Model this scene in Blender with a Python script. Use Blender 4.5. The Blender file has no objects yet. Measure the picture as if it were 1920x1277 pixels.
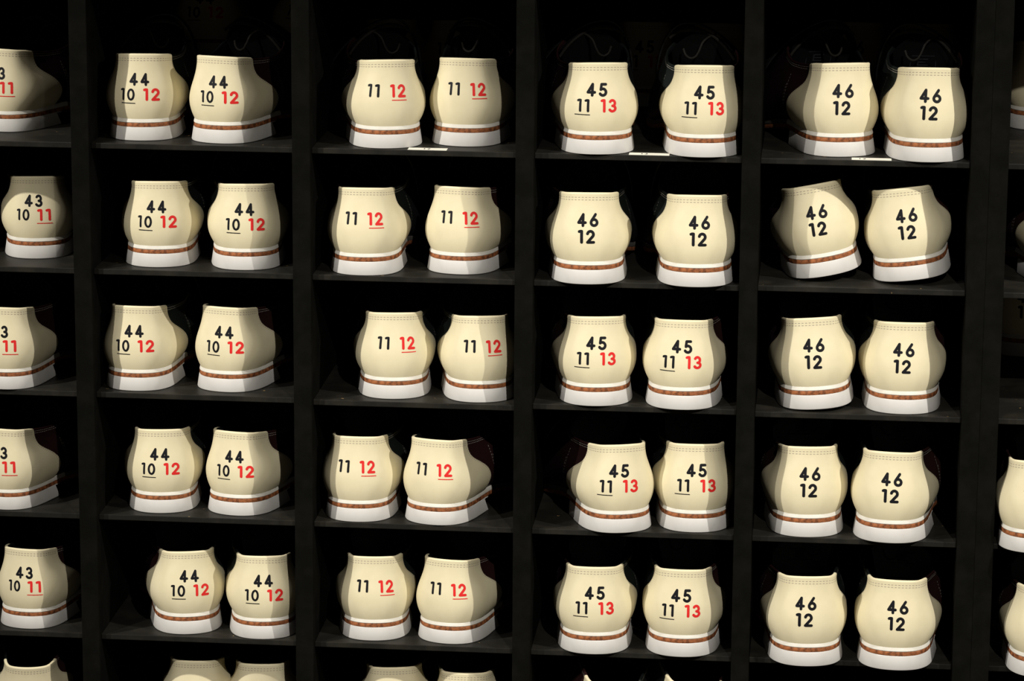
import bpy, math, random
import numpy as np
from mathutils import Matrix, Vector

scn = bpy.context.scene
COL = scn.collection
random.seed(7)

# ------------------------------------------------------------------ camera
CAM_POS = (0.405343, -3.256420, 1.955754)
PITCH, YAW, ROLL, FPX = -0.225813, 0.094372, -0.006627, 6424.84


def cam_axes(p, y, r):
    cx, sx, cy, sy, cr, sr = math.cos(p), math.sin(p), math.cos(y), math.sin(y), math.cos(r), math.sin(r)
    Rx = np.array([[1, 0, 0], [0, cx, -sx], [0, sx, cx]])
    Rz = np.array([[cy, -sy, 0], [sy, cy, 0], [0, 0, 1]])
    Ry = np.array([[cr, 0, sr], [0, 1, 0], [-sr, 0, cr]])
    return Rz @ Rx @ Ry


R = cam_axes(PITCH, YAW, ROLL)
cd = bpy.data.cameras.new('camera')
cd.sensor_fit = 'HORIZONTAL'
cd.sensor_width = 36.0
cd.lens = FPX * 36.0 / 1920.0
cd.clip_start = 0.05
cam = bpy.data.objects.new('camera', cd)
COL.objects.link(cam)
right, fwd, up = R[:, 0], R[:, 1], R[:, 2]
M4 = Matrix.Identity(4)
for i in range(3):
    M4[i][0], M4[i][1], M4[i][2], M4[i][3] = right[i], up[i], -fwd[i], CAM_POS[i]
cam.matrix_world = M4
scn.camera = cam

# ------------------------------------------------------------------ view, world, lamps
scn.view_settings.view_transform = 'Standard'
scn.view_settings.look = 'None'
scn.view_settings.gamma = 1.0
scn.view_settings.use_curve_mapping = False
scn.view_settings.exposure = -0.04

world = bpy.data.worlds.new('dim_room')
scn.world = world
world.use_nodes = True
bg = world.node_tree.nodes['Background']
bg.inputs['Color'].default_value = (1.0, 0.82, 0.66, 1)
bg.inputs['Strength'].default_value = 0.075


def spot(name, pos, power, radius, target, color=(1, 0.96, 0.90), cone=60, blend=0.6):
    """one spotlight of the ceiling track"""
    pos, target = Vector(pos), Vector(target)
    ld = bpy.data.lights.new(name, 'SPOT')
    ld.energy = power
    ld.color = color
    ld.shadow_soft_size = radius
    ld.spot_size = math.radians(cone)
    ld.spot_blend = blend
    o = bpy.data.objects.new(name, ld)
    o.location = pos
    o.rotation_euler = (target - pos).to_track_quat('-Z', 'Y').to_euler()
    COL.objects.link(o)


spot('ceiling_spotlight', (-1.50, -1.05, 2.72), 232, 0.018, (0.30, 0, 0.76), cone=42, blend=1.0)
spot('ceiling_spotlight', (-1.30, -1.65, 2.60), 100, 0.018, (0.30, 0, 0.80), cone=44, blend=1.0)
spot('ceiling_spotlight', (2.05, -1.05, 2.75), 235, 0.018, (0.10, 0, 0.74), cone=44, blend=1.0)
spot('ceiling_spotlight', (0.95, -2.40, 2.95), 222, 0.020, (0.34, 0, 0.76), cone=36, blend=1.0)


# ------------------------------------------------------------------ materials
def mat(name, col, rough=0.5, spec=0.3, noise=None, bump=None, sheen=0):
    m = bpy.data.materials.new(name)
    m.use_nodes = True
    nt = m.node_tree
    b = nt.nodes['Principled BSDF']
    b.inputs['Base Color'].default_value = (*col, 1)
    b.inputs['Roughness'].default_value = rough
    b.inputs['Specular IOR Level'].default_value = spec
    tc = nt.nodes.new('ShaderNodeTexCoord')
    if noise:
        sc, col2, lo, hi, detail = noise
        n = nt.nodes.new('ShaderNodeTexNoise')
        n.inputs['Scale'].default_value = sc
        n.inputs['Detail'].default_value = detail
        nt.links.new(tc.outputs['Object'], n.inputs['Vector'])
        r = nt.nodes.new('ShaderNodeValToRGB')
        r.color_ramp.elements[0].position = lo
        r.color_ramp.elements[0].color = (*col, 1)
        r.color_ramp.elements[1].position = hi
        r.color_ramp.elements[1].color = (*col2, 1)
        nt.links.new(n.outputs['Fac'], r.inputs['Fac'])
        nt.links.new(r.outputs['Color'], b.inputs['Base Color'])
    if bump:
        sc, st, ds = bump
        n = nt.nodes.new('ShaderNodeTexNoise')
        n.inputs['Scale'].default_value = sc
        n.inputs['Detail'].default_value = 4
        nt.links.new(tc.outputs['Object'], n.inputs['Vector'])
        bp = nt.nodes.new('ShaderNodeBump')
        bp.inputs['Strength'].default_value = st
        bp.inputs['Distance'].default_value = ds
        nt.links.new(n.outputs['Fac'], bp.inputs['Height'])
        nt.links.new(bp.outputs['Normal'], b.inputs['Normal'])
    return m


CREAM = mat('cream_leather', (0.655, 0.585, 0.385), 0.5, 0.25, (60, (0.685, 0.615, 0.41), 0.35, 0.65, 3), (1500, 0.12, 0.0003))
WHITE = mat('white_rubber', (0.505, 0.49, 0.46), 0.6, 0.2, (40, (0.55, 0.535, 0.505), 0.3, 0.7, 4), (900, 0.08, 0.0002))
RAND = mat('white_welt_rubber', (0.56, 0.535, 0.465), 0.6, 0.2, (120, (0.63, 0.605, 0.535), 0.3, 0.7, 4), (900, 0.15, 0.0003))
BROWN = mat('brown_stacked_leather', (0.085, 0.028, 0.012), 0.6, 0.2, (230, (0.33, 0.115, 0.042), 0.34, 0.62, 6), (500, 0.2, 0.0003))
GREYW = mat('grey_welt', (0.085, 0.08, 0.072), 0.6, 0.2, (80, (0.11, 0.10, 0.09), 0.3, 0.7, 3))
BLACK = mat('black_leather', (0.006, 0.0065, 0.0065), 0.42, 0.3, None, (700, 0.25, 0.0004))
GREEN = mat('dark_green_leather', (0.009, 0.012, 0.0105), 0.45, 0.3, None, (700, 0.25, 0.0004))
MAROON = mat('maroon_leather', (0.018, 0.006, 0.006), 0.45, 0.3, None, (700, 0.25, 0.0004))
LINING = mat('black_fabric_lining', (0.005, 0.005, 0.006), 0.9, 0.1)
TRIM = mat('black_patent_trim', (0.018, 0.016, 0.013), 0.6, 0.12)
THREAD = mat('taupe_thread', (0.34, 0.29, 0.22), 0.8, 0.1)
THREADW = mat('white_thread', (0.34, 0.32, 0.28), 0.8, 0.1)
INKB = mat('black_ink', (0.006, 0.006, 0.008), 0.5, 0.2)
INKR = mat('red_ink', (0.62, 0.022, 0.02), 0.5, 0.2)
RACKF = mat('black_shelf_board', (0.012, 0.0113, 0.0093), 0.45, 0.12, (35, (0.024, 0.0215, 0.0165), 0.45, 0.75, 5), (200, 0.15, 0.0004))
RACKD = mat('black_painted_panel', (0.0034, 0.0034, 0.0027), 0.7, 0.02, (50, (0.0055, 0.0053, 0.0043), 0.4, 0.7, 4), (300, 0.1, 0.0003))
RACKI = mat('matt_black_back', (0.003, 0.003, 0.003), 0.8, 0.05)
def add_specks(m):
    nt = m.node_tree
    b = nt.nodes['Principled BSDF']
    tc = nt.nodes.new('ShaderNodeTexCoord')
    n = nt.nodes.new('ShaderNodeTexNoise')
    n.inputs['Scale'].default_value = 170
    n.inputs['Detail'].default_value = 1.5
    nt.links.new(tc.outputs['Object'], n.inputs['Vector'])
    r = nt.nodes.new('ShaderNodeValToRGB')
    r.color_ramp.elements[0].position = 0.755
    r.color_ramp.elements[1].position = 0.80
    nt.links.new(n.outputs['Fac'], r.inputs['Fac'])
    mx = nt.nodes.new('ShaderNodeMix')
    mx.data_type = 'RGBA'
    src = b.inputs['Base Color'].links[0].from_socket
    nt.links.new(r.outputs['Color'], mx.inputs[0])
    nt.links.new(src, mx.inputs[6])
    mx.inputs[7].default_value = (0.22, 0.15, 0.06, 1)
    nt.links.new(mx.outputs[2], b.inputs['Base Color'])


add_specks(RACKF)
PAPER = mat('white_paper', (0.62, 0.60, 0.52), 0.7, 0.1, (90, (0.70, 0.68, 0.58), 0.3, 0.7, 3))
TAGM = mat('grey_woven_tag', (0.030, 0.030, 0.034), 0.8, 0.1)
FLOORM = mat('dark_carpet', (0.02, 0.018, 0.017), 0.95, 0.05, (30, (0.03, 0.027, 0.025), 0.3, 0.7, 5))
WALLM = mat('dark_painted_wall', (0.03, 0.03, 0.03), 0.9, 0.05, (3, (0.035, 0.034, 0.033), 0.3, 0.7, 3))


# ------------------------------------------------------------------ mesh helpers
class MB:
    def __init__(s):
        s.v, s.f = [], []

    def add(s, verts, faces):
        o = len(s.v)
        s.v += [tuple(map(float, p)) for p in verts]
        s.f += [tuple(i + o for i in f) for f in faces]

    def grid(s, G, close_u=False):
        nu, nv = len(G), len(G[0])
        F = []
        for i in range(nu if close_u else nu - 1):
            for j in range(nv - 1):
                a, b = i * nv + j, ((i + 1) % nu) * nv + j
                F.append((a, b, b + 1, a + 1))
        s.add([p for r in G for p in r], F)

    def box(s, x0, x1, y0, y1, z0, z1):
        V = [(x, y, z) for x in (x0, x1) for y in (y0, y1) for z in (z0, z1)]
        s.add(V, [(0, 1, 3, 2), (4, 6, 7, 5), (0, 4, 5, 1), (2, 3, 7, 6), (0, 2, 6, 4), (1, 5, 7, 3)])

    def tube(s, pts, r, n=8):
        pts = [np.array(p, float) for p in pts]
        G = []
        for i, p in enumerate(pts):
            t = pts[min(i + 1, len(pts) - 1)] - pts[max(i - 1, 0)]
            t /= np.linalg.norm(t)
            a = np.cross(t, (0.3, 0.2, 1)); a /= np.linalg.norm(a)
            b = np.cross(t, a)
            G.append([p + r * (math.cos(k * 2 * math.pi / n) * a + math.sin(k * 2 * math.pi / n) * b) for k in range(n + 1)])
        s.grid(G)
        for ring, p in ((G[0], pts[0]), (G[-1], pts[-1])):
            o = len(s.v)
            s.add(ring[:-1], [tuple(range(n))])

    def mesh(s, name, m, smooth=True, scale=0.001, bevel=None):
        me = bpy.data.meshes.new(name)
        me.from_pydata([(a * scale, b * scale, c * scale) for a, b, c in s.v], [], s.f)
        me.materials.append(m)
        import bmesh
        bm = bmesh.new()
        bm.from_mesh(me)
        bmesh.ops.remove_doubles(bm, verts=bm.verts, dist=1e-6)
        if bevel:
            bmesh.ops.bevel(bm, geom=list(bm.edges), offset=bevel, segments=2, profile=0.6, affect='EDGES')
        bmesh.ops.recalc_face_normals(bm, faces=bm.faces)
        bm.to_mesh(me)
        bm.free()
        if smooth:
            for p in me.polygons:
                p.use_smooth = True
            try:
                me.set_sharp_from_angle(angle=math.radians(38))
            except Exception:
                pass
        me.update()
        return me


def obj(name, me, parent=None, **props):
    o = bpy.data.objects.new(name, me)
    COL.objects.link(o)
    if parent:
        o.parent = parent
    for k, v in props.items():
        o[k] = v
    return o


def thing(name, label, cat, loc=(0, 0, 0), group=None):
    o = bpy.data.objects.new(name, None)
    o.empty_display_size = 0.03
    COL.objects.link(o)
    o.location = loc
    o['label'] = label
    o['category'] = cat
    if group:
        o['group'] = group
    return o


def copy_tree(o, parent=None):
    c = o.copy()
    COL.objects.link(c)
    if parent:
        c.parent = parent
    for ch in list(o.children):
        copy_tree(ch, c)
    return c


# ------------------------------------------------------------------ the setting
b = MB(); b.box(-3.2, 3.4, -4.2, 0.70, -0.05, 0.0)
obj('floor', b.mesh('floor', FLOORM, False, 1), kind='structure')
b = MB(); b.box(-3.2, 3.4, 0.66, 0.72, 0.0, 2.9)
obj('wall_back', b.mesh('wall_back', WALLM, False, 1), kind='structure')

# ------------------------------------------------------------------ the racks
W, T = 0.218, 0.0178
ZS = {1: 1.39103, 2: 1.26520, 3: 1.14000, 4: 1.01374, 5: 0.88819}
DEPTH = 0.62
ROWZ = [ZS[i] for i in range(1, 6)] + [ZS[5] - 0.1196] + [ZS[5] - 0.1256 * i for i in range(2, 7)]
# small sags measured on single boards: (row, column) -> dz
SAG = {(2, 4): 0.0008, (3, 3): 0.0012, (3, 2): -0.0012}
TOPZ = 1.391 + 0.166


def rack(name, label, c0, c1, x_off=0.0):
    root = thing(name, label, 'shelving rack', ((c0 - 2.5) * W + x_off, 0, 0))
    ox = root.location.x
    for c in range(c0, c1 + 1):
        x = (c - 2.5) * W + x_off - ox
        m = MB(); m.box(x - T / 2, x + T / 2, -0.009, DEPTH, 0.0, TOPZ)
        end = c in (c0, c1)
        obj('side_panel' if end else 'divider_panel', m.mesh('panel', RACKD, False, 1, bevel=0.0007), root)
    for c in range(c0, c1):
        x0, x1 = (c - 2.5) * W + x_off - ox + T / 2, (c - 1.5) * W + x_off - ox - T / 2
        for r, z in enumerate(ROWZ, 1):
            z = z + SAG.get((r, c), 0)
            m = MB(); m.box(x0 + .0002, x1 - .0002, 0.0, DEPTH, z - 0.0055, z)
            obj('shelf_board', m.mesh('shelf', RACKF, False, 1, bevel=0.0006), root)
    xa, xb = (c0 - 2.5) * W + x_off - ox, (c1 - 2.5) * W + x_off - ox
    m = MB(); m.box(xa - T / 2, xb + T / 2, -0.009, DEPTH, TOPZ, TOPZ + 0.018)
    obj('top_panel', m.mesh('top', RACKD, False, 1, bevel=0.0007), root)
    m = MB(); m.box(xa - T / 2, xb + T / 2, DEPTH, DEPTH + 0.006, 0.0, TOPZ + 0.018)
    obj('back_panel', m.mesh('back', RACKI, False, 1), root)
    m = MB(); m.box(xa + T / 2, xb - T / 2, 0.02, 0.036, 0.0, ROWZ[-1] - 0.0055)
    obj('plinth', m.mesh('plinth', RACKD, False, 1), root)
    return root


rackA = rack('shoe_rack', 'wide black pigeonhole shoe rack filling most of the picture', 0, 5)
rackB = rack('shoe_rack', 'black pigeonhole shoe rack cut off at the right edge', 5, 6, T)

# ------------------------------------------------------------------ shoe geometry (millimetres, heel centre at origin, toe along +y)
ST_B = [(0, 2.5), (13, 4.5), (23.5, 11), (30.5, 23), (33.5, 40), (34.5, 60), (35.5, 85), (38, 115), (43, 145), (47, 175), (49, 200), (47, 230), (40, 258), (24, 279), (0, 287)]
ST_M = [(0, .6, 48), (15.5, 2.8, 48), (27.5, 9.9, 48), (35.3, 22, 48), (39.5, 40, 47), (41.8, 60, 46), (43.5, 85, 45.5), (45.5, 112, 46), (48, 142, 45), (50, 172, 40), (49.5, 197, 36), (46, 227, 32), (38, 252, 29), (22, 272, 27), (0, 280, 26)]
ST_T = [(0, 5.0, 90.6), (13, 7.0, 90.3), (22, 13.0, 89.3), (26.8, 24.5, 87.8), (29.6, 42, 85.0), (33, 62, 83.0), (37, 86, 83.5), (36, 112, 91), (24, 134, 99), (8, 150, 96), (0, 185, 82), (0, 215, 66), (0, 244, 54), (0, 262, 46), (0, 268, 42)]
# ring between the bulge and the collar: share of the way from collar to bulge, sideways and in height
ST_U = [(.30, .45), (.30, .45), (.30, .45), (.26, .45), (.22, .42), (.24, .40), (.34, .38), (.45, .36), (.58, .34), (.64, .34), (.68, .34), (.70, .34), (.70, .34), (.70, .34), (.60, .34)]
HEEL_Z = 14.0


def sole_z(y):
    """underside of the long sole above the shelf"""
    t = min(1.0, max(0.0, (y - 84) / 100.0))
    z = HEEL_Z * (1 - (3 * t * t - 2 * t ** 3)) + 0.4
    if y > 235:
        z += 6.0 * ((y - 235) / 60.0) ** 2
    return z


def spline(P, t):
    """Catmull-Rom through rows of P at parameter t"""
    n = len(P)
    i = min(max(int(math.floor(t)), 0), n - 2)
    f = t - i
    p1, p2 = P[i], P[i + 1]
    p0 = P[i - 1] if i > 0 else 2 * p1 - p2
    p3 = P[i + 2] if i + 2 < n else 2 * p2 - p1
    return 0.5 * (2 * p1 + (p2 - p0) * f + (2 * p0 - 5 * p1 + 4 * p2 - p3) * f * f + (3 * p1 - p0 - 3 * p2 + p3) * f ** 3)


class Last:
    """the shape of one upper; bend = +1 for a left shoe (toe turns to +x), -1 for a right one"""

    def __init__(s, bend):
        s.bend = bend
        n = len(ST_B)
        B, M, U, Tt = [], [], [], []
        for i in list(range(n - 1, 0, -1)) + list(range(n)):
            sg = -1 if len(B) < n - 1 else 1
            bx, by = ST_B[i]; mx, my, mz = ST_M[i]; tx, ty, tz = ST_T[i]
            dzz = sole_z(by) - HEEL_Z
            B.append((sg * bx + s.bx(by), by, 22.5 + dzz))
            M.append((sg * mx + s.bx(my), my, mz + 0.7 * dzz * (1 if my < 200 else .6)))
            Tt.append((sg * tx + s.bx(ty), ty, tz))
            fx, fz = ST_U[i]
            m_, t_ = np.array(M[-1]), np.array(Tt[-1])
            u_ = t_ + (m_ - t_) * fx
            u_[2] = t_[2] + (m_[2] - t_[2]) * fz
            U.append(tuple(u_))
        s.B, s.M, s.U, s.T = (np.array(q, float) for q in (B, M, U, Tt))
        ts = np.linspace(0, len(B) - 1, 561)
        pts = np.array([spline(s.M, t) for t in ts])
        L = np.concatenate([[0], np.cumsum(np.linalg.norm(np.diff(pts[:, :2], axis=0), axis=1))])
        mid = 280
        s.arc = L - L[mid]
        s.ts = ts

    def bx(s, y):
        t = min(1, max(0, (y - 70) / 220.0))
        return s.bend * 9.0 * t * t

    def P(s, a, v):
        t = float(np.interp(a, s.arc, s.ts))
        R_ = (spline(s.B, t), spline(s.M, t), spline(s.U, t), spline(s.T, t))
        nd = (0.0, 0.37, 0.73, 1.0)
        out = np.zeros(3)
        for i in range(4):
            w = 1.0
            for j in range(4):
                if i != j:
                    w *= (v - nd[j]) / (nd[i] - nd[j])
            out += R_[i] * w
        return out

    def N(s, a, v):
        e = 0.4
        da = s.P(a + e, v) - s.P(a - e, v)
        dv = s.P(a, v + .01) - s.P(a, v - .01)
        n = np.cross(da, dv)
        l = np.linalg.norm(n)
        if l < 1e-9:
            return np.array([0, 0, 1.0])
        return n / l

    def off(s, a, v, d):
        return s.P(a, v) + s.N(a, v) * d


AV = [(0, 91), (.08, 93), (.145, 95), (.21, 96.3), (.27, 96.5), (.34, 94.5), (.42, 90.5), (.50, 84), (.565, 77), (.62, 70.5), (.67, 65.5), (.72, 62.2), (.80, 60), (.90, 58.8), (.97, 58.2), (1.0, 57.6)]


def half_arc(v):
    return float(np.interp(v, [p[0] for p in AV], [p[1] for p in AV]))


CT = 1.3     # thickness of the heel counter over the quarters


def ribbon(mb, pts3, nrm, hw):
    """a flat strip through 3D points lying in the surface"""
    n = len(pts3)
    G = []
    for i in range(n):
        t = pts3[min(i + 1, n - 1)] - pts3[max(i - 1, 0)]
        t = t / (np.linalg.norm(t) + 1e-9)
        s_ = np.cross(nrm[i], t)
        G.append([pts3[i] - s_ * hw, pts3[i] + s_ * hw])
    mb.grid(G)


def stitch_line(mb, last, av, d, dash=2.0, gap=1.5, hw=0.34):
    """dashed seam along a polyline of (a, v)"""
    dense = []
    for (a0, v0), (a1, v1) in zip(av[:-1], av[1:]):
        for k in range(12):
            f = k / 12
            dense.append((a0 + (a1 - a0) * f, v0 + (v1 - v0) * f))
    dense.append(av[-1])
    pts = [last.P(a, v) for a, v in dense]
    L = np.concatenate([[0], np.cumsum([np.linalg.norm(pts[i + 1] - pts[i]) for i in range(len(pts) - 1)])])
    s = 0.5
    while s + dash < L[-1]:
        q = [s, s + dash / 2, s + dash]
        aa = np.interp(q, L, [p[0] for p in dense]); vv = np.interp(q, L, [p[1] for p in dense])
        ribbon(mb, [last.off(a, v, d) for a, v in zip(aa, vv)], [last.N(a, v) for a, v in zip(aa, vv)], hw)
        s += dash + gap


# --- numerals: rounded strokes, unit height
def arc(cx, cy, rx, ry, a0, a1, n=14):
    return [(cx + rx * math.cos(math.radians(a0 + (a1 - a0) * i / n)), cy + ry * math.sin(math.radians(a0 + (a1 - a0) * i / n))) for i in range(n + 1)]


GLY = {
    '0': ([arc(.29, .5, .23, .41, 90, 450, 28)], .58),
    '1': ([[(.02, .885), (.10, .915), (.20, .915), (.20, .09)]], .29),
    '2': ([arc(.29, .68, .215, .235, 168, -30, 14) + [(.08, .09)], [(.08, .09), (.52, .09)]], .60),
    '3': ([arc(.25, .70, .19, .215, 150, -82, 12), arc(.25, .295, .22, .205, 88, -155, 14)], .56),
    '4': ([[(.40, .09), (.40, .91), (.07, .31), (.58, .31)]], .66),
    '5': ([[(.50, .91), (.17, .91), (.115, .52)] + arc(.265, .335, .235, .245, 125, -150, 16)], .58),
    '6': ([[(.43, .91), (.12, .46)], arc(.30, .315, .225, .225, 0, 360, 24)], .60),
}


def heel_table(last):
    """surface of the heel counter sampled over arc and height"""
    A = np.arange(-34, 34.01, 1.0)
    Z = np.arange(32, 80.01, 1.0)
    vv = np.linspace(0, 1, 41)
    tab = np.zeros((len(A), len(Z), 3))
    for i, a in enumerate(A):
        pts = np.array([last.off(a, v, CT + .12) for v in vv])
        for c in range(3):
            tab[i, :, c] = np.interp(Z, pts[:, 2], pts[:, c])
    return tab


def number_mesh(last, text, x0, x1, z0, z1, stroke, material, under=None, tilt=0.0):
    """numerals printed on the heel between arc x0..x1 and heights z0..z1 (mm)"""
    gap = 0.26
    tot = sum(GLY[c][1] for c in text) + gap * (len(text) - 1)
    H = z1 - z0
    sx = (x1 - x0) / tot
    xc, zc = (x0 + x1) / 2, (z0 + z1) / 2
    ct, st_ = math.cos(tilt), math.sin(tilt)
    mb = MB()

    def put(x, z, lift=.12):
        dx, dz = x - xc, z - zc
        x, z = xc + dx * ct - dz * st_, zc + dx * st_ + dz * ct
        fx, fz = min(max(x + 34.0, 0), 67.99), min(max(z - 32.0, 0), 47.99)
        i, j = int(fx), int(fz)
        fx, fz = fx - i, fz - j
        t = last.table
        return (t[i, j] * (1 - fx) + t[i + 1, j] * fx) * (1 - fz) + (t[i, j + 1] * (1 - fx) + t[i + 1, j + 1] * fx) * fz

    def stroke_poly(pts, hw, lift):
        # resample
        q = [pts[0]]
        for p, r in zip(pts[:-1], pts[1:]):
            n = max(1, int(math.hypot(r[0] - p[0], r[1] - p[1]) / 0.9))
            q += [(p[0] + (r[0] - p[0]) * k / n, p[1] + (r[1] - p[1]) * k / n) for k in range(1, n + 1)]
        n = len(q)
        for i in range(n - 1):
            (ax, az), (bx, bz) = q[i], q[i + 1]
            l = math.hypot(bx - ax, bz - az)
            if l < 1e-6:
                continue
            nx, nz = -(bz - az) / l * hw, (bx - ax) / l * hw
            mb.add([put(ax + nx, az + nz, lift), put(ax - nx, az - nz, lift), put(bx - nx, bz - nz, lift), put(bx + nx, bz + nz, lift)], [(0, 1, 2, 3)])
        # round joins and caps
        for i in range(n):
            if 0 < i < n - 1:
                u = math.atan2(q[i][1] - q[i - 1][1], q[i][0] - q[i - 1][0]); w = math.atan2(q[i + 1][1] - q[i][1], q[i + 1][0] - q[i][0])
                if abs((u - w + math.pi) % (2 * math.pi) - math.pi) < 0.05:
                    continue
            c = [put(q[i][0] + hw * math.cos(k * math.pi / 7), q[i][1] + hw * math.sin(k * math.pi / 7), lift) for k in range(14)]
            mb.add(c, [tuple(range(14))])

    x = x0
    for c in text:
        for pl in GLY[c][0]:
            stroke_poly([(x + p[0] * sx, z0 + p[1] * H) for p in pl], stroke * .54, .12)
        x += (GLY[c][1] + gap) * sx
    if under:
        ux0, ux1, uz, uw = under
        stroke_poly([(ux0, uz), (ux1, uz)], uw / 2, .12)
    me = mb.mesh('number_' + text, material, smooth=False)
    return me


# what is printed: (text, x0, x1, z0, z1, stroke, ink, underline, label)
PRINT = {
    '44': [('44', -10.5, 10.5, 58.3, 71.6, 2.5, INKB, None, 'black 44'),
           ('10', -19.5, -5.2, 42.6, 55.4, 2.05, INKB, (-18.7, -4.6, 39.9, .95), 'black underlined 10'),
           ('12', 5.0, 21.0, 42.6, 55.4, 2.5, INKR, None, 'red 12')],
    '43': [('43', -10.3, 9.8, 58.3, 71.6, 2.5, INKB, None, 'black 43'),
           ('10', -18.6, -5.2, 43, 55.8, 2.05, INKB, None, 'black 10'),
           ('11', 4.6, 18.5, 42.8, 55.6, 2.5, INKR, (3.6, 20.0, 39.9, .95), 'red underlined 11')],
    'W': [('11', -19.9, -7.2, 53.2, 66.6, 2.3, INKB, None, 'black 11'),
          ('12', 4.8, 20.2, 53.0, 66.2, 2.5, INKR, (6.0, 20.8, 50.2, .95), 'red underlined 12')],
    '45': [('45', -10.4, 10.3, 58.3, 71.6, 2.6, INKB, None, 'black 45'),
           ('11', -19.2, -7.3, 42.6, 55.6, 2.2, INKB, (-21.9, -7.0, 40.0, .9), 'black underlined 11'),
           ('13', 4.6, 19.6, 42.4, 55.6, 2.4, INKR, None, 'red 13')],
    '46': [('46', -10.4, 10.6, 58.0, 71.4, 2.6, INKB, None, 'black 46'),
           ('12', -8.5, 7.0, 41.4, 54.8, 2.6, INKB, None, 'black 12')],
}


def sole_outline(grow, bend, n=34):
    """closed outline of the sole, counter-clockwise; heel part first"""
    st = [(x, y) for x, y in ST_B]
    full = np.array([(-x, y) for x, y in st[3:0:-1]] + st + [(-x, y) for x, y in st[-2:-5:-1]], float)
    side = np.array([spline(full, t + 3) for t in np.linspace(0, len(st) - 1, n * 2)])
    side[0, 0] = side[-1, 0] = 0.0
    out = []
    for sg in (1, -1):
        q = side if sg > 0 else side[::-1][1:-1]
        for i, p in enumerate(q):
            out.append((sg * p[0], p[1]))
    pts = np.array(out)
    # grow along normals
    nxt, prv = np.roll(pts, -1, 0), np.roll(pts, 1, 0)
    t = nxt - prv
    t /= np.linalg.norm(t, axis=1)[:, None] + 1e-9
    nr = np.stack([t[:, 1], -t[:, 0]], 1)
    g = pts + nr * grow
    g[:, 0] += [bend * 9 * min(1, max(0, (y - 70) / 220.0)) ** 2 for y in g[:, 1]]
    return g


def slab(mb, o0, o1, z0f, z1f, round_=0.5):
    """closed slab between outline o0 (lower) and o1 (upper)"""
    n = len(o0)
    rings = []
    c0, c1 = o0.mean(0), o1.mean(0)

    def ring(o, zf, dz, ins):
        c = o.mean(0)
        d = o - c
        l = np.linalg.norm(d, axis=1)[:, None]
        q = o - d / l * ins
        return [(p[0], p[1], zf(p[1]) + dz) for p in q]
    rings.append(ring(o0, z0f, 0, round_))
    rings.append(ring(o0, z0f, round_ * .35, round_ * .3))
    rings.append(ring(o0, z0f, round_, 0))
    rings.append(ring(o1, z1f, -round_, 0))
    rings.append(ring(o1, z1f, -round_ * .35, round_ * .3))
    rings.append(ring(o1, z1f, 0, round_))
    V = [p for r in rings for p in r]
    F = []
    for k in range(len(rings) - 1):
        for i in range(n):
            j = (i + 1) % n
            F.append((k * n + i, k * n + j, (k + 1) * n + j, (k + 1) * n + i))
    F.append(tuple(range(n))[::-1])
    F.append(tuple((len(rings) - 1) * n + i for i in range(n)))
    mb.add(V, F)


def clip_front(o, ymax):
    """keep the heel end of an outline, closed across at ymax with a slightly hollow breast"""
    keep = o[o[:, 1] <= ymax]
    # order: starts at heel centre going +x ... need one chain from -x side round the heel to +x side
    n = len(o)
    idx = [i for i in range(n) if o[i, 1] <= ymax]
    brk = [k for k in range(len(idx) - 1) if idx[k + 1] - idx[k] > 1]
    if brk:
        k = brk[0] + 1
        idx = idx[k:] + idx[:k]
    ch = o[idx]
    a, b_ = ch[-1], ch[0]
    br = [a + (b_ - a) * f + np.array([0, -3.0 * math.sin(math.pi * f)]) for f in (.12, .3, .5, .7, .88)]
    return np.vstack([ch, br])


MESH_CACHE = {}


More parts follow.
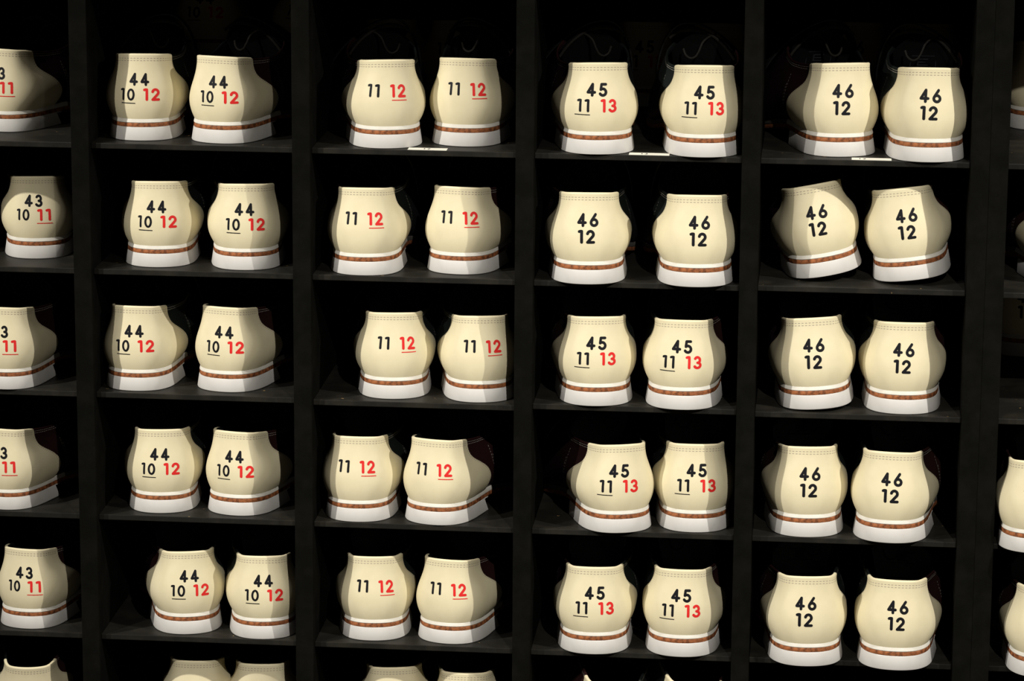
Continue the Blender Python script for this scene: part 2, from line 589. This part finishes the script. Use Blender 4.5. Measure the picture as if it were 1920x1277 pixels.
def shoe_meshes(bend):
    """meshes shared by all left (bend=+1) or all right (bend=-1) shoes"""
    if bend in MESH_CACHE:
        return MESH_CACHE[bend]
    L = Last(bend)
    D = {}
    amax = L.arc[-1]
    # heel block, leather layer, rand, welt
    mb = MB(); slab(mb, clip_front(sole_outline(4.7, bend), 80), clip_front(sole_outline(2.7, bend), 82), lambda y: 0.0, lambda y: HEEL_Z + .4, .9)
    D['heel'] = mb.mesh('heel', WHITE)
    mb = MB(); slab(mb, sole_outline(2.4, bend), sole_outline(2.2, bend), lambda y: sole_z(y), lambda y: sole_z(y) + 4.1, .4)
    D['leather_sole'] = mb.mesh('leather_sole', BROWN)
    mb = MB(); slab(mb, clip_front(sole_outline(2.3, bend), 93), clip_front(sole_outline(1.4, bend), 93), lambda y: sole_z(y) + 4.0, lambda y: sole_z(y) + 9.0, .9)
    D['heel_rand'] = mb.mesh('heel_rand', RAND)
    fo = sole_outline(2.2, bend)
    front = fo[fo[:, 1] >= 91]
    mb = MB(); slab(mb, front, front, lambda y: sole_z(y) + 4.0, lambda y: sole_z(y) + 8.6, .7)
    D['welt'] = mb.mesh('welt', GREYW)
    # counter
    vs = [0, .02, .05] + list(np.linspace(.09, .93, 26)) + [.955, .975, .99, 1.0]
    fr = [0, .004, .009, .016, .03] + list(np.linspace(.06, .94, 43)) + [.97, .984, .991, .996, 1.0]
    G = []
    for f in fr:
        row = []
        for v in vs:
            ha = half_arc(v)
            a = (2 * f - 1) * ha
            de = min(ha - abs(a), 60)
            e = min(1, de / 1.1)
            d = 0.1 + (CT - .1) * math.sqrt(max(0, 1 - (1 - e) ** 2))
            row.append(L.off(a, v, d))
        # fold over the collar
        ha = half_arc(1.0); a = (2 * f - 1) * ha
        e = min(1, (ha - abs(a)) / 2.2)
        hump = math.sqrt(max(0, 1 - (1 - e) ** 2))
        tp, nn = L.P(a, 1.0), L.N(a, .97)
        row[-1] = tp + nn * (CT * hump) + np.array([0, 0, -.9 + .9 * hump])
        row.append(tp + nn * (.75 * hump) + np.array([0, 0, -1.0 + 1.9 * hump]))
        row.append(tp - nn * .4 + np.array([0, 0, -1.2 + 2.5 * hump]))
        row.append(tp - nn * 1.9 + np.array([0, 0, -1.2 + 2.0 * hump]))
        row.append(tp - nn * 2.6 + np.array([0, 0, -3.0]))
        G.append(row)
    mb = MB(); mb.grid(G)
    D['heel_counter'] = mb.mesh('heel_counter', CREAM)
    # seams of the counter
    mb = MB()
    h = half_arc(1)
    for v in (.952, .918):
        stitch_line(mb, L, [(a, v) for a in np.linspace(-h + 1.2, h - 1.2, 24)], CT + .1, 1.9, 1.5, .30)
    for sg in (-1, 1):
        for ins in (1.7, 4.2):
            stitch_line(mb, L, [(sg * (half_arc(v) - ins), v) for v in np.linspace(.90 if ins < 2 else .88, .10, 22)], CT + .1, 1.7, 1.3, .26)
    D['counter_stitching'] = mb.mesh('counter_stitching', THREAD, False)
    # quarters
    yq = 108.0
    for sg, key in ((-1, 'ql'), (1, 'qr')):
        mb = MB(); G = []
        for a in np.linspace(40, 175, 48):
            row = [L.P(sg * a, v) for v in np.linspace(0, 1, 20)]
            tp, nn = L.P(sg * a, 1.0), L.N(sg * a, .96)
            row += [tp - nn * .9 + np.array([0, 0, 1.1]), tp - nn * 2.2 + np.array([0, 0, .6]), tp - nn * 2.8 + np.array([0, 0, -3.0])]
            G.append(row)
        mb.grid(G)
        lateral = (sg == -bend)
        D[key] = mb.mesh('quarter', MAROON if lateral else GREEN)
        mb = MB()
        for dv in (.035, .075):
            stitch_line(mb, L, [(sg * a, 1 - dv) for a in np.linspace(60, 128, 16)], .15, 2.0, 1.3, .28)
        stitch_line(mb, L, [(sg * (112 - 14 * v), v) for v in np.linspace(.12, .80, 10)], .15, 2.0, 1.4, .30)
        stitch_line(mb, L, [(sg * (116 - 16 * v), v) for v in np.linspace(.12, .60, 10)], .15, 2.0, 1.4, .30)
        D[key + 's'] = mb.mesh('quarter_stitching', THREADW, False)
    # vamp + toe
    mb = MB()
    for sg in (-1, 1):
        G = []
        for a in np.linspace(170, amax, 44):
            G.append([L.P(sg * a, v) for v in np.linspace(0, 1, 18)])
        mb.grid(G)
    D['vamp'] = mb.mesh('vamp', BLACK)
    # lining with insole
    mb = MB(); G = []
    aa = np.linspace(-172, 172, 90)
    for a in aa:
        row = []
        for v in np.linspace(.99, .04, 12):
            p = L.P(a, v)
            c = np.array([L.bx(p[1]), max(35, min(p[1], 170)), p[2]])
            d = p - c; d[2] = 0
            l = np.linalg.norm(d) + 1e-6
            row.append(p - d / l * 3.2)
        G.append(row)
    mb.grid(G)
    o = sole_outline(-3.0, bend)
    mb.add([(p[0], p[1], sole_z(p[1]) + 10.5) for p in o], [tuple(range(len(o)))])
    D['lining'] = mb.mesh('lining', LINING)
    # tongue: padded arched flap rising out of the throat
    mb = MB(); G0, G1 = [], []
    for y in np.linspace(112, 196, 15):
        t = (y - 112) / 84
        wid = 33 - 7 * t
        zc = 113.5 - 4 * t - 26 * t * t
        r0, r1 = [], []
        for k in np.linspace(-1, 1, 21):
            ed = 1 - abs(k) ** 6
            z = zc - 17 * abs(k - .32 * bend) ** 2.0
            yy = y - (6 * (1 - abs(k) ** 2)) * (1 - t)
            r0.append((k * wid + L.bx(y), yy, z + 1.9 * ed))
            r1.append((k * wid + L.bx(y), yy, z - 1.9 * ed - .2))
        G0.append(r0); G1.append(r1)
    mb.grid(G0); mb.grid(G1)
    mb.grid([G0[0], G1[0]]); mb.grid([G0[-1], G1[-1]])
    mb.grid([[r[0] for r in G0], [r[0] for r in G1]]); mb.grid([[r[-1] for r in G0], [r[-1] for r in G1]])
    G = []
    for t in np.linspace(0, 1, 6):
        G.append([(k * (31 - 4 * t) + L.bx(112), 109 + 30 * t - 5 * (1 - k * k) * (1 - t), 110 - 55 * t - 17 * abs(k) ** 2.2 * (1 - t)) for k in np.linspace(-1, 1, 13)])
    mb.grid(G)
    D['tongue'] = mb.mesh('tongue', BLACK)
    # small woven tag on the inner face of the tongue: outlined oblong with three bars
    mb = MB()
    def tagp(u, w):
        return (L.bx(112) + u, 109 + 30 * (110 - w) / 55.0 - 5 * (1 - (u / 30) ** 2) * (1 - (110 - w) / 55.0) - .8, w)
    for (u0, u1, w0, w1) in ((-13, 13, 86.4, 87.2), (-13, 13, 72.8, 73.6), (-13, -12.2, 73.6, 86.4), (12.2, 13, 73.6, 86.4), (-6, 5, 82.6, 83.9), (-6, 3, 79.4, 80.6), (-6, 5, 76.1, 77.4), (-6, -4.6, 77.4, 82.6)):
        uu = np.linspace(u0, u1, 7)
        mb.grid([[tagp(u, w0), tagp(u, w1)] for u in uu])
    D['tongue_tag'] = mb.mesh('tongue_tag', TAGM, False)
    e = [(p[0], p[1] - .8, p[2] - 1.6) for p in G0[0]]
    mb = MB(); mb.tube(e, 1.5, 8)
    D['tongue_binding'] = mb.mesh('tongue_binding', TRIM)
    # loop hanging at the inside of the tongue
    mb = MB()
    pl = [(-bend * 14, 110, 108), (-bend * 6, 105, 106), (0, 101, 101), (bend * 3.5, 99, 93), (bend * 7, 98.5, 87), (bend * 12, 99, 85), (bend * 17, 101, 88), (bend * 19.5, 104, 94)]
    P = np.array(pl, float)
    mb.tube([spline(P, t) for t in np.linspace(0, len(P) - 1, 40)], 1.15, 8)
    D['pull_loop'] = mb.mesh('pull_loop', TRIM)
    # strap over the instep, fixed on the inner side, free end on the outer side
    path = [(bend * 45, 158, 46), (bend * 45, 150, 70), (bend * 38, 143, 97), (bend * 24, 138, 114), (bend * 4, 136, 115), (-bend * 17, 138, 105), (-bend * 35, 144, 89), (-bend * 48, 150, 71), (-bend * 53, 156, 56)]
    P = np.array(path, float)
    mb = MB(); G = []
    q = np.linspace(0, len(P) - 1, 44)
    for i, t in enumerate(q):
        p = spline(P, t)
        tt = spline(P, min(t + .05, len(P) - 1)) - spline(P, max(t - .05, 0))
        tt /= np.linalg.norm(tt)
        axis = np.array([0, 1.0, -.12])
        nn = np.cross(axis, tt); nn /= np.linalg.norm(nn)
        if nn[2] < 0 and abs(nn[2]) > .2:
            nn = -nn
        c = np.array([0, 0, 80.0])
        if np.dot(nn, p - np.array([0, p[1], 60.0])) < 0:
            nn = -nn
        hw = 13.0
        k = len(q) - 1 - i
        if k < 5:
            hw = 13 * math.sqrt(max(.05, 1 - ((5 - k) / 5.2) ** 2))
        ring = []
        for (u, w) in ((-1, -.9), (-1, .5), (-.9, 1), (0, 1.15), (.9, 1), (1, .5), (1, -.9), (0, -1), (-1, -.9)):
            ring.append(p + axis * u * hw + nn * w * 1.0)
        G.append(ring)
    mb.grid(G)
    for g in (G[0], G[-1]):
        mb.add(g[:-1], [tuple(range(len(g) - 1))])
    D['strap'] = mb.mesh('strap', BLACK)
    mb = MB()
    for u in (-.82, .82):
        for i in range(4, 40, 2):
            a_, b_ = G[i], G[i + 1]
            s3 = np.array(a_[3]); e3 = np.array(b_[3])
            mid = lambda g: np.array(g[3]) + np.array([0, 1, -.12]) * u * 13
            nn = np.array(g0) if False else None
            p0, p1 = mid(a_), mid(b_)
            up_ = np.array(a_[3]) - np.array(a_[7]); up_ /= np.linalg.norm(up_)
            ribbon(mb, [p0 + up_ * .15, p0 + (p1 - p0) * .35 + up_ * .15, p0 + (p1 - p0) * .7 + up_ * .15], [up_] * 3, .28)
    D['strap_stitching'] = mb.mesh('strap_stitching', THREADW, False)
    L.table = heel_table(L)
    D['last'] = L
    MESH_CACHE[bend] = D
    return D


PROTO = {}


def print_numbers(r, kind, bend, shift):
    c = [ch for ch in r.children if ch.name.startswith('heel_counter')][0]
    tilt = random.uniform(-.018, .012)
    for (tx, x0, x1, z0, z1, st, ink, un, lb) in PRINT[kind]:
        if un:
            un = (un[0] + shift, un[1] + shift, un[2], un[3])
        obj('size_number', number_mesh(MESH_CACHE[bend]['last'], tx, x0 + shift, x1 + shift, z0, z1, st, ink, un, tilt), c, label=lb + ' printed on the heel')


def shoe(kind, side, label, group, shift=0.0):
    """first call of a side builds it, later calls copy the thing with its parts and sub-parts; numerals are printed on each"""
    key = ('46' if kind == '46' else '', side)
    if key in PROTO:
        r = copy_tree(PROTO[key])
        for ch in list(r.children_recursive):
            if ch.name.startswith('size_number'):
                bpy.data.objects.remove(ch)
        r['label'] = label
        r['group'] = group
        print_numbers(r, kind, 1 if side == 'L' else -1, shift)
        return r
    bend = 1 if side == 'L' else -1
    D = shoe_meshes(bend)
    r = thing('bowling_shoe', label, 'shoe', group=group)
    obj('heel', D['heel'], r, label='white rubber heel block')
    obj('leather_sole', D['leather_sole'], r, label='thin brown leather layer')
    obj('heel_rand', D['heel_rand'], r, label='white rim above the brown layer')
    obj('welt', D['welt'], r)
    c = obj('heel_counter', D['heel_counter'], r, label='cream leather heel')
    obj('stitching', D['counter_stitching'], c)
    for k in ('ql', 'qr'):
        lat = (k == 'ql') == (bend > 0)
        q = obj('quarter', D[k], r, label='maroon outer side' if lat else 'black green inner side')
        obj('stitching', D[k + 's'], q)
    obj('vamp', D['vamp'], r)
    obj('lining', D['lining'], r)
    t = obj('tongue', D['tongue'], r)
    obj('binding', D['tongue_binding'], t)
    if kind == '46':
        obj('woven_tag', D['tongue_tag'], t, label='grey outlined tag')
    obj('pull_loop', D['pull_loop'], t)
    s = obj('strap', D['strap'], r)
    obj('stitching', D['strap_stitching'], s)
    PROTO[key] = r
    print_numbers(r, kind, bend, shift)
    return r


KS = {0: .90, 1: .93, 2: .94, 3: .965, 4: .985, 5: .985}
KIND = {0: '43', 1: '44', 2: 'W', 3: '45', 4: '46', 5: '46'}
MARK = {'43': '43 10 11', '44': '44 10 12', 'W': '11 12', '45': '45 11 13', '46': '46 12'}
ROWN = {1: 'top row', 2: 'second row', 3: 'third row', 4: 'fourth row', 5: 'fifth row', 6: 'bottom row'}

# row, column, side, x, y, yaw, roll (degrees), sideways shift of the printed numerals (mm)
POSE = [
    (1, 0, 'R', -0.4276, 0.0534, -19.5, 0.0, 5.0),
    (1, 1, 'L', -0.2714, 0.0180, 5.1, 0.0, -1.4),
    (1, 1, 'R', -0.1981, 0.0124, -12.9, 0.0, 7.8),
    (1, 2, 'L', -0.0249, 0.0056, 12.0, 0.0, -2.3),
    (1, 2, 'R', 0.0440, 0.0262, -4.2, 0.0, 5.7),
    (1, 3, 'L', 0.1814, -0.0014, 9.2, 0.0, -3.8),
    (1, 3, 'R', 0.2815, -0.0048, 4.0, 0.0, -0.4),
    (1, 4, 'L', 0.4171, 0.0169, 14.0, 0.0, -4.0),
    (1, 4, 'R', 0.4955, -0.0034, 2.1, 0.0, 0.5),
    (2, 0, 'R', -0.3845, 0.0410, 9.1, 0.0, -2.1),
    (2, 1, 'L', -0.2568, 0.0146, 5.8, 0.0, -0.3),
    (2, 1, 'R', -0.1686, 0.0117, 6.7, 0.0, -0.2),
    (3, 0, 'R', -0.4160, -0.0005, -6.8, 0.0, 1.6),
    (3, 1, 'L', -0.2825, 0.0092, -2.4, 0.0, 1.7),
    (3, 1, 'R', -0.1961, 0.0158, -12.2, 0.0, 6.0),
    (2, 2, 'L', -0.0497, 0.0012, 2.4, 0.0, 0.5),
    (2, 2, 'R', 0.0378, 0.0185, -8.8, 0.0, 8.3),
    (2, 3, 'L', 0.1721, -0.0128, 4.5, 0.0, -1.1),
    (2, 3, 'R', 0.2767, -0.0127, 3.4, 0.0, 2.3),
    (2, 4, 'L', 0.4038, 0.0193, 6.9, -10.5, -1.7),
    (2, 4, 'R', 0.4823, 0.0146, -3.1, -7.8, 3.6),
    (3, 2, 'L', -0.0211, 0.0119, 6.7, 0.0, 2.6),
    (3, 2, 'R', 0.0659, 0.0079, 8.1, 0.0, 1.5),
    (3, 3, 'L', 0.1824, -0.0021, 8.1, 0.0, -2.2),
    (3, 3, 'R', 0.2629, -0.0071, -1.4, 0.0, 1.3),
    (3, 4, 'L', 0.3959, 0.0044, 2.8, -4.0, 0.1),
    (3, 4, 'R', 0.4788, 0.0062, -0.1, 0.0, 0.0),
    (4, 0, 'R', -0.4240, 0.0064, -14.8, 0.0, 4.5),
    (4, 1, 'L', -0.2559, 0.0115, 8.0, 0.0, -1.6),
    (4, 1, 'R', -0.1867, 0.0121, -12.8, 0.0, 6.7),
    (5, 0, 'R', -0.4015, 0.0085, -9.0, 0.0, 4.0),
    (5, 1, 'L', -0.2294, 0.0095, 14.1, 0.0, 0.8),
    (5, 1, 'R', -0.1530, 0.0019, 6.7, 0.0, 0.9),
    (4, 2, 'L', -0.0581, 0.0030, 0.3, 0.0, 0.2),
    (4, 2, 'R', 0.0147, 0.0018, -14.3, 0.0, 5.4),
    (4, 3, 'L', 0.2093, -0.0047, 17.6, 0.0, -6.1),
    (4, 3, 'R', 0.2792, 0.0052, 3.7, 0.0, 1.1),
    (4, 4, 'L', 0.3911, 0.0013, 5.0, 0.0, 0.3),
    (4, 4, 'R', 0.4679, -0.0097, -6.5, 0.0, 3.1),
    (5, 4, 'L', 0.3941, -0.0217, 5.2, 0.0, -3.4),
    (5, 4, 'R', 0.4770, -0.0241, -4.5, 0.0, 3.6),
    (5, 2, 'L', -0.0413, 0.0100, 5.7, 0.0, 1.1),
    (5, 2, 'R', 0.0285, 0.0089, -11.4, 0.0, 5.1),
    (5, 3, 'L', 0.1810, -0.0081, 2.7, 0.0, 1.1),
    (5, 3, 'R', 0.2669, -0.0067, -1.1, 0.0, 0.8),
    (4, 5, 'L', 0.6078, -0.0291, -7.7, 0.0, 0.0),
    (5, 5, 'L', 0.6268, -0.0318, 1.4, 0.0, 0.0),
]


def put_shoe(o, x, y, z, yaw, roll, k, pitch=0.0):
    o.location = (x, y, z)
    o.rotation_mode = 'QUATERNION'
    q = Matrix.Rotation(math.radians(yaw), 4, 'Z') @ Matrix.Rotation(math.radians(roll), 4, 'Y') @ Matrix.Rotation(math.radians(pitch), 4, 'X')
    o.rotation_quaternion = q.to_quaternion()
    o.scale = (k, k, k)


COLN = {1: 'forty-four', 2: 'eleven-twelve', 3: 'forty-five', 4: 'forty-six'}
SIDEW = {'L': 'left', 'R': 'right'}
for (r, c, s, x, y, yaw, roll, nsh) in POSE:
    kind = '46' if (r, c) == (2, 3) else KIND[c]
    k = KS[c] * (1.01 if (r, c) == (2, 3) else 1)
    mk = MARK[kind]
    if c == 0:
        lab = 'cream heeled shoe marked 43 by the left edge, %s' % ROWN[r]
    elif c == 5:
        lab = 'cream heeled shoe cut off by the right edge, %s' % ROWN[r]
    elif (r, c) == (2, 3):
        lab = 'cream heeled shoe marked 46 12 below the topmost 45s, %s of its pair' % SIDEW[s]
    elif (r, c, s) == (2, 4, 'L'):
        lab = 'strongly tilted cream heeled shoe marked 46, left of the tipped pair in second row'
    elif (r, c, s) == (2, 4, 'R'):
        lab = 'less tilted cream heeled shoe marked 46, right of the tipped pair in second row'
    else:
        lab = 'cream heeled shoe marked %s, %s one, %s of the %s column' % (mk, SIDEW[s], ROWN[r], COLN[c])
    o = shoe(kind, s, lab, 'bowling shoes marked ' + mk, max(-5.0, min(5.0, nsh)))
    dz = abs(math.sin(math.radians(roll))) * 0.040 * k
    put_shoe(o, x, y, ZS[r] + SAG.get((r, c), 0) + dz + 0.0002, yaw, roll, k)

# bottom row: only collars reach into the picture
Z6 = ROWZ[5]
for (c, s, x, y, yaw, roll, pitch, kind) in [(0, 'R', -0.3953, 0.0053, 7, 0, 10.3, '43'), (1, 'L', -0.2284, 0.0217, 3.4, 0, 0, 'W'), (1, 'R', -0.1590, 0.0190, 4.6, 0, 0, 'W'),
                                             (2, 'L', -0.0213, 0.0187, 4.9, -1.5, 0, 'W'), (2, 'R', 0.0497, 0.0121, 1.6, 0, 0, 'W'),
                                             (3, 'L', 0.1931, -0.0200, 4, 6, 8, '45'), (3, 'R', 0.2735, -0.0080, 4, 6, 8, '45')]:
    mk = {0: 'leftmost cream heel peeping up in the bottom row', 1: 'cream heel below the lowest forty-four pair, %s one of two', 2: 'cream heel below the lowest eleven-twelve pair, %s one of two',
          3: 'bare tip of a cream heel below the lowest forty-five pair, %s one of two'}[c]
    lab = mk % SIDEW[s] if '%s' in mk else mk
    o = shoe(kind, s, lab, 'cream heels cut off by the bottom edge')
    put_shoe(o, x, y, Z6 + abs(math.sin(math.radians(roll))) * .04 * KS[c] + .0002, yaw, roll, KS[c], pitch)

# second pairs standing deep in the pigeonholes, in the dark
BACKP = [
    (1, 1, 'L', '44', -0.2580, 0.285, 1.4375, 2, 0, 9), (1, 1, 'R', '44', -0.1660, 0.285, 1.4385, -4, 17, 9),
    (1, 2, 'L', 'W', -0.0653, 0.300, 1.3912, 0, 0, 0), (1, 2, 'R', 'W', 0.0058, 0.300, 1.3912, 0, 0, 0),
    (1, 3, 'L', '45', 0.2060, 0.300, 1.3912, 0, 0, 0), (1, 3, 'R', '45', 0.2850, 0.300, 1.3912, 0, 0, 0),
    (1, 4, 'L', '46', 0.4241, 0.315, 1.3912, 0, 0, 0), (1, 4, 'R', '46', 0.5005, 0.315, 1.3912, 0, 0, 0),
]
for (r, c, s, kind, x, y, z, yaw, roll, pitch) in BACKP:
    lab = 'dim shoe in the dark behind the %s front shoe of the topmost %s pair' % (SIDEW[s], COLN[c])
    o = shoe(kind, s, lab, 'second pairs deep in the top pigeonholes')
    put_shoe(o, x, y, z, yaw, roll, KS[c], -pitch)
o = shoe('46', 'L', 'dim shoe marked 12 deep in the dark, right edge, third row', 'shoes at the right edge')
put_shoe(o, 0.6110, 0.270, ZS[3] + .0002, 0, 0, .985)
o = shoe('46', 'L', 'dark shoe deep in the pigeonhole at the right edge, top row', 'shoes at the right edge')
put_shoe(o, 0.6180, 0.200, ZS[1] + .0002, 6, 0, .985)
o = shoe('46', 'L', 'shaded cream heeled shoe cut off by the right edge, second row', 'shoes at the right edge')
put_shoe(o, 0.6430, 0.030, ZS[2] + .0002, 12, 0, .985)
o = shoe('43', 'L', 'shoe outside the left edge, only its sole reaches in, second row', 'shoes at the left edge')
put_shoe(o, -0.4980, 0.012, ZS[2] + .0002, -5.0, 0, .90)

# ------------------------------------------------------------------ paper labels at the shelf front
def paper(x0, x1, label, marks):
    cx = (x0 + x1) / 2
    r = thing('shelf_label', label, 'label', (cx, 0.0, ZS[1] + .0001), 'paper labels on the top shelf')
    m = MB(); m.box(-(x1 - x0) / 2, (x1 - x0) / 2, 0.0006, 0.0125, 0.0, 0.00025)
    obj('paper_strip', m.mesh('paper', PAPER, False, 1), r)
    m = MB()
    sx = 0.0045
    x = marks[1]
    for ch in marks[0]:
        for pl in GLY[ch][0]:
            for p, q in zip(pl[:-1], pl[1:]):
                d = np.array(q) - np.array(p); l = np.linalg.norm(d)
                n = np.array([-d[1], d[0]]) / (l + 1e-9) * .09
                V = [np.array(p) + n, np.array(p) - n, np.array(q) - n, np.array(q) + n]
                m.add([(x + v[0] * sx, 0.0035 + v[1] * 0.0065, 0.0003) for v in V], [(0, 1, 2, 3)])
        x += sx * .85
    obj('size_number', m.mesh('label_number', INKB, False, 1), r)


paper(-0.0060, 0.0320, 'small white paper strip on the shelf edge below the topmost 11 12 pair', ('12', -0.004))
paper(0.2090, 0.2480, 'small white paper strip on the shelf edge between the topmost 45 shoes', ('13', -0.008))
paper(0.4230, 0.4610, 'small white paper strip on the shelf edge between the topmost 46 shoes', ('12', -0.012))
